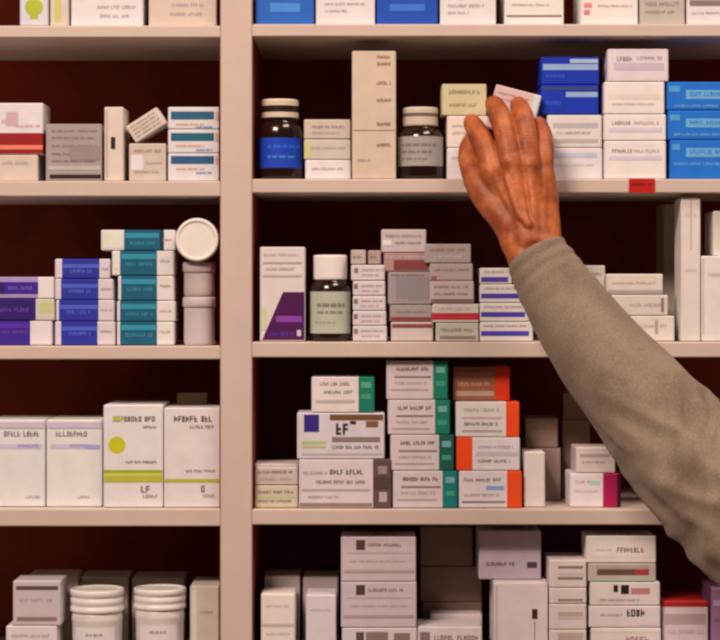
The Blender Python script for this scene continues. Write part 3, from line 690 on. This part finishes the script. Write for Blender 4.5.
import numpy as np
def blend_surface(balls, vox, k):
    """one smooth skin around a set of spheres: distance field, then surface nets"""
    C = np.array([tuple(c) for c, r in balls], dtype=np.float64); R = np.array([r for c, r in balls])
    lo = (C - R[:, None]).min(0) - 5 * vox; hi = (C + R[:, None]).max(0) + 5 * vox
    n = np.ceil((hi - lo) / vox).astype(int) + 1
    F = np.full(n, 4 * vox, dtype=np.float32)
    gx, gy, gz = [lo[i] + vox * np.arange(n[i]) for i in range(3)]
    mg = k + 3 * vox
    for c, r in zip(C, R):
        i0 = np.maximum(((c - r - mg - lo) / vox).astype(int), 0); i1 = np.minimum(((c + r + mg - lo) / vox).astype(int) + 2, n)
        sl_ = tuple(slice(i0[q], i1[q]) for q in range(3))
        d = np.sqrt((gx[sl_[0], None, None] - c[0]) ** 2 + (gy[None, sl_[1], None] - c[1]) ** 2 + (gz[None, None, sl_[2]] - c[2]) ** 2) - r
        f = F[sl_]
        h = np.maximum(k - np.abs(f - d), 0) / k
        F[sl_] = np.minimum(f, d) - h * h * k * .25
    return F, lo, vox
def surface_nets(F, lo, vox):
    ins = F < 0
    n = np.array(F.shape)
    cs = [(i, j, q) for i in (0, 1) for j in (0, 1) for q in (0, 1)]
    sub = lambda A, c: A[c[0]:n[0] - 1 + c[0], c[1]:n[1] - 1 + c[1], c[2]:n[2] - 1 + c[2]]
    cnt = np.zeros(n - 1, dtype=np.int8)
    for c in cs: cnt += sub(ins, c)
    idx = np.argwhere((cnt > 0) & (cnt < 8))
    vid = np.full(n - 1, -1, dtype=np.int64); vid[tuple(idx.T)] = np.arange(len(idx))
    vals = {c: F[idx[:, 0] + c[0], idx[:, 1] + c[1], idx[:, 2] + c[2]].astype(np.float64) for c in cs}
    acc = np.zeros((len(idx), 3)); m = np.zeros(len(idx))
    for p in cs:
        for ax in range(3):
            if p[ax]: continue
            q = list(p); q[ax] = 1; q = tuple(q)
            a_, b_ = vals[p], vals[q]
            x = (a_ < 0) != (b_ < 0)
            t = np.where(x, a_ / np.where(x, a_ - b_, 1), 0)
            pos = np.tile(np.array(p, float), (len(idx), 1)); pos[:, ax] += t
            acc[x] += pos[x]; m[x] += 1
    V = lo + vox * (idx + acc / m[:, None])
    faces = []
    for ax in range(3):
        u, w = (ax + 1) % 3, (ax + 2) % 3
        s0 = [slice(None)] * 3; s1 = [slice(None)] * 3
        s0[ax] = slice(0, -1); s1[ax] = slice(1, None)
        ch = np.argwhere(ins[tuple(s0)] != ins[tuple(s1)])
        du = np.zeros(3, int); du[u] = 1; dw = np.zeros(3, int); dw[w] = 1
        g = lambda e: vid[tuple((ch - e).T)]
        quad = np.stack([g(du + dw), g(dw), g(0 * du), g(du)], 1)
        flip = ~ins[tuple(s0)][tuple(ch.T)]
        quad[flip] = quad[flip][:, ::-1]
        faces.append(quad)
    return V, np.concatenate(faces)
V_, F_ = surface_nets(*blend_surface(sph, .0012, .0045))
body_me = bpy.data.meshes.new('person'); body_me.from_pydata(V_.tolist(), [], F_.tolist())
bm = bmesh.new(); bm.from_mesh(body_me)
for q in range(2): bmesh.ops.smooth_vert(bm, verts=bm.verts, factor=.5, use_axis_x=True, use_axis_y=True, use_axis_z=True)
bmesh.ops.recalc_face_normals(bm, faces=bm.faces)
bm.to_mesh(body_me); bm.free(); body_me.update()
body_me.name = 'person'
for p in body_me.polygons: p.use_smooth = True
NRM = [v.normal.copy() for v in body_me.vertices]          # fine creases of the skin
COS = [v.co.copy() for v in body_me.vertices]
JN = []                                   # skin folds over the finger joints
for f in FING.values():
    for q in (1, 2, 3):
        JN.append((f[q][0], (f[min(q + 1, 4)][0] - f[q - 1][0]).normalized(), f[q][1] * mm))
def folds(c):
    w = 0
    for p, ax, r_ in JN:
        dd = c - p
        if dd.length < r_ * 1.7:
            a_ = dd.dot(ax)
            w += .00030 * math.cos(a_ * 2 * math.pi / .0034) * math.exp(-(a_ / .0055) ** 2)
    return w
NEW = np.array([tuple(c + n_ * (folds(c) + noise.noise(c * 260) * .00022 + noise.noise(c * 90) * .0003)) for c, n_ in zip(COS, NRM)])
body_me.vertices.foreach_set('co', NEW.ravel()); body_me.update()
def skin_mat():
    m = bpy.data.materials.new('skin'); m.use_nodes = True
    nt = m.node_tree; b = nt.nodes['Principled BSDF']
    b.inputs['Roughness'].default_value = .48
    b.inputs['Specular IOR Level'].default_value = .4
    b.inputs['Subsurface Weight'].default_value = .05
    b.inputs['Subsurface Radius'].default_value = (.005, .0015, .0008)
    b.inputs['Subsurface Scale'].default_value = 1
    tc = nt.nodes.new('ShaderNodeTexCoord')
    n1 = nt.nodes.new('ShaderNodeTexNoise'); n1.inputs['Scale'].default_value = 45; n1.inputs['Detail'].default_value = 5
    rp = nt.nodes.new('ShaderNodeValToRGB')
    def alb(c): return [lin(x) / w * .78 for x, w in zip(c, WHITE)] + [1]
    rp.color_ramp.elements[0].position = .32; rp.color_ramp.elements[0].color = alb((128, 52, 22))
    rp.color_ramp.elements[1].position = .68; rp.color_ramp.elements[1].color = alb((192, 98, 50))
    n2 = nt.nodes.new('ShaderNodeTexVoronoi'); n2.inputs['Scale'].default_value = 900
    bp = nt.nodes.new('ShaderNodeBump'); bp.inputs['Strength'].default_value = .18; bp.inputs['Distance'].default_value = .0005
    nt.links.new(tc.outputs['Object'], n1.inputs['Vector']); nt.links.new(tc.outputs['Object'], n2.inputs['Vector'])
    nt.links.new(n1.outputs['Fac'], rp.inputs['Fac']); nt.links.new(rp.outputs['Color'], b.inputs['Base Color'])
    nt.links.new(n2.outputs['Distance'], bp.inputs['Height']); nt.links.new(bp.outputs['Normal'], b.inputs['Normal'])
    return m
body_me.materials.append(skin_mat())
person = link('person', body_me)
tag(person, 'person reaching in from the right in a grey sweater, hand gripping a small carton', 'person')

# fingernails on the four fingers and thumb
nailm = M((212, 136, 96), rough=.3, spec=.5)
for nm, f in FING.items():
    a, b = f[3][0], f[4][0]
    d = (b - a).normalized()
    right = Vector((1, 0, 0)); nrm = right.cross(d).normalized()
    if nrm.z < 0: nrm = -nrm
    right = d.cross(nrm).normalized()
    r_ = f[4][1] * mm
    bm = bmesh.new()
    bmesh.ops.create_uvsphere(bm, u_segments=16, v_segments=10, radius=1)
    Mx = Matrix((right * r_ * .68, d * r_ * .85, nrm * r_ * .30)).transposed().to_4x4()
    Mx.translation = b - d * r_ * .15 + nrm * r_ * .80
    bmesh.ops.transform(bm, matrix=Mx, verts=bm.verts)
    me = bpy.data.meshes.new('fingernail'); bm.to_mesh(me); bm.free(); me.materials.append(nailm)
    link('fingernail', me, person, smooth=True)

# sleeve
SL = [(P(536, 253, -.076), .0325), (P(551, 281, -.086), .0385), (P(576, 319, -.100), .0440), (P(606, 359, -.122), .0500), (P(640, 400, -.145), .0545), (P(672, 439, -.168), .0600), (P(703, 474, -.192), .0630), (P(748, 514, -.228), .0680), (P(800, 558, -.275), .0720), (P(900, 640, -.380), .0780)]
path = catmull(SL, 26)
NS = 96
ms = Mesh(); bm = ms.bm
knit = bpy.data.materials.new('grey_knit'); knit.use_nodes = True
nt = knit.node_tree; pb = nt.nodes['Principled BSDF']
pb.inputs['Roughness'].default_value = .95; pb.inputs['Specular IOR Level'].default_value = .1
pb.inputs['Sheen Weight'].default_value = .12; pb.inputs['Sheen Roughness'].default_value = .5
tc = nt.nodes.new('ShaderNodeTexCoord')
n1 = nt.nodes.new('ShaderNodeTexNoise'); n1.inputs['Scale'].default_value = 420; n1.inputs['Detail'].default_value = 3
n2 = nt.nodes.new('ShaderNodeTexNoise'); n2.inputs['Scale'].default_value = 22; n2.inputs['Detail'].default_value = 2
mx = nt.nodes.new('ShaderNodeMath'); mx.operation = 'ADD'
mu = nt.nodes.new('ShaderNodeMath'); mu.operation = 'MULTIPLY'; mu.inputs[1].default_value = .5
rp = nt.nodes.new('ShaderNodeValToRGB')
def _alb(c): return [lin(x) / w * .78 for x, w in zip(c, WHITE)] + [1]
rp.color_ramp.elements[0].position = .35; rp.color_ramp.elements[0].color = _alb((120, 94, 75))
rp.color_ramp.elements[1].position = .65; rp.color_ramp.elements[1].color = _alb((148, 119, 95))
bp = nt.nodes.new('ShaderNodeBump'); bp.inputs['Strength'].default_value = .35; bp.inputs['Distance'].default_value = .001
for n_ in (n1, n2): nt.links.new(tc.outputs['Object'], n_.inputs['Vector'])
nt.links.new(n1.outputs['Fac'], mx.inputs[0]); nt.links.new(n2.outputs['Fac'], mx.inputs[1]); nt.links.new(mx.outputs[0], mu.inputs[0])
nt.links.new(mu.outputs[0], rp.inputs['Fac']); nt.links.new(rp.outputs['Color'], pb.inputs['Base Color'])
nt.links.new(n1.outputs['Fac'], bp.inputs['Height']); nt.links.new(bp.outputs['Normal'], pb.inputs['Normal'])
ms.slot(knit)
rings = []
total = len(path)
arc = 0.0
def frame(i):
    a = path[max(i - 1, 0)][0]; b = path[min(i + 1, total - 1)][0]
    t = (b - a).normalized()
    u = t.cross(Vector((0, 1, 0))).normalized()      # across, in the picture plane
    v = u.cross(t).normalized()
    return t, u, v
def smoothstep(a, b, x):
    t = max(0, min(1, (x - a) / (b - a))); return t * t * (3 - 2 * t)
def ring(c, r, u, v, s):
    out = []
    for j in range(NS):
        th = 2 * math.pi * j / NS
        dr = u * math.cos(th) + v * math.sin(th)
        p = c + dr * r
        w = noise.noise(p * 16) * .0022 * smoothstep(.02, .10, s) + noise.noise(p * 45) * .0007
        # drag folds round the inside of the elbow
        e = smoothstep(.19, .30, s)
        q = Vector((s * 30 + 2.2 * math.sin(th * 1.0 + .8), math.cos(th) * 1.1, math.sin(th) * 1.1))
        w += e * .0078 * (.45 - 1.6 * abs(noise.noise(q)))
        q2 = Vector((s * 17 + 5 - 1.6 * math.cos(th + .5), math.cos(th) * 1.3 + 7, math.sin(th) * 1.3))
        w += smoothstep(.10, .26, s) * .0062 * (.4 - 1.5 * abs(noise.noise(q2)))
        # slight gather behind the cuff
        w += (1 - smoothstep(.0, .07, s)) * .0008 * math.sin(s * 420 + 1.3 * math.cos(th))
        out.append(bm.verts.new(p + dr * w))
    return out
t0, u0, v0 = frame(0)
c0, r0 = path[0]
for k, (off, dr) in enumerate(((.022, -.0045), (.010, -.0035), (.002, -.003), (-.0008, -.0016))):
    rings.append(ring(c0 + t0 * off, r0 + dr, u0, v0, 0))
s = 0
for i, (c, r_) in enumerate(path):
    if i: s += (c - path[i - 1][0]).length
    t, u, v = frame(i)
    rings.append(ring(c, r_, u, v, s))
for q in range(1, 9):                      # rounded shoulder closes the sleeve
    a_ = math.pi / 2 * q / 9
    rings.append(ring(c + t * r_ * math.sin(a_), r_ * math.cos(a_), u, v, s))
for a in range(len(rings) - 1):
    for j in range(NS):
        f = bm.faces.new((rings[a][j], rings[a][(j + 1) % NS], rings[a + 1][(j + 1) % NS], rings[a + 1][j])); f.smooth = True
bm.faces.new(rings[-1])
bmesh.ops.recalc_face_normals(bm, faces=bm.faces)
sl = ms.build('sweater_sleeve', person)
sl['label'] = 'grey knitted sweater sleeve'

# --------------------------------------------------------------- setting
def struct(name, x0, x1, y0, y1, z0, z1, mat):
    m = Mesh(); m.block(x0, x1, y0, y1, z0, z1, mat, bevel=0)
    return tag(m.build(name), kind='structure')
struct('floor', -2.2, 2.2, -3.4, .35, -.05, 0, M((150, 112, 92), rough=.5, var=.08, scale=6))
struct('wall_back', -2.2, 2.2, .30, .40, 0, 4.2, M((170, 136, 116), rough=.9))

# ---------------------------------------------------------------- lights
def area(name, loc, target, sx, sy, power, color):
    l = bpy.data.lights.new(name, 'AREA'); l.shape = 'RECTANGLE'; l.size = sx; l.size_y = sy; l.energy = power; l.color = color
    o = bpy.data.objects.new(name, l); COL.objects.link(o); o.location = loc
    o.rotation_euler = (Vector(target) - Vector(loc)).to_track_quat('-Z', 'Y').to_euler()
    return o
area('ceiling_lamp', (-1.3, -2.6, 3.9), (0, 0, 1.3), 1.2, .6, 165, (1.0, .735, .61))
area('ceiling_lamp', (1.2, -1.1, 3.9), (.1, 0, 1.3), 1.2, .5, 60, (1.0, .735, .61))
wd = bpy.data.worlds.new('World'); SC.world = wd; wd.use_nodes = True
wd.node_tree.nodes['Background'].inputs[0].default_value = (1.0, .66, .52, 1)
wd.node_tree.nodes['Background'].inputs[1].default_value = .06

# ---------------------------------------------------------------- camera
cd = bpy.data.cameras.new('camera'); cam = bpy.data.objects.new('camera', cd); COL.objects.link(cam)
cam.location = (0, -D, ZC); cam.rotation_euler = (math.radians(90), 0, 0)
cd.sensor_fit = 'HORIZONTAL'; cd.sensor_width = 36
cd.lens = 36 * (D / S) / 720
cd.shift_y = -(320 - HZ) / 720
cd.clip_start = .05
SC.camera = cam
SC.cycles.filter_width = 2.4
SC.view_settings.view_transform = 'Standard'
SC.view_settings.look = 'None'
SC.view_settings.gamma = 1
SC.view_settings.use_curve_mapping = False
SC.view_settings.exposure = -0.30
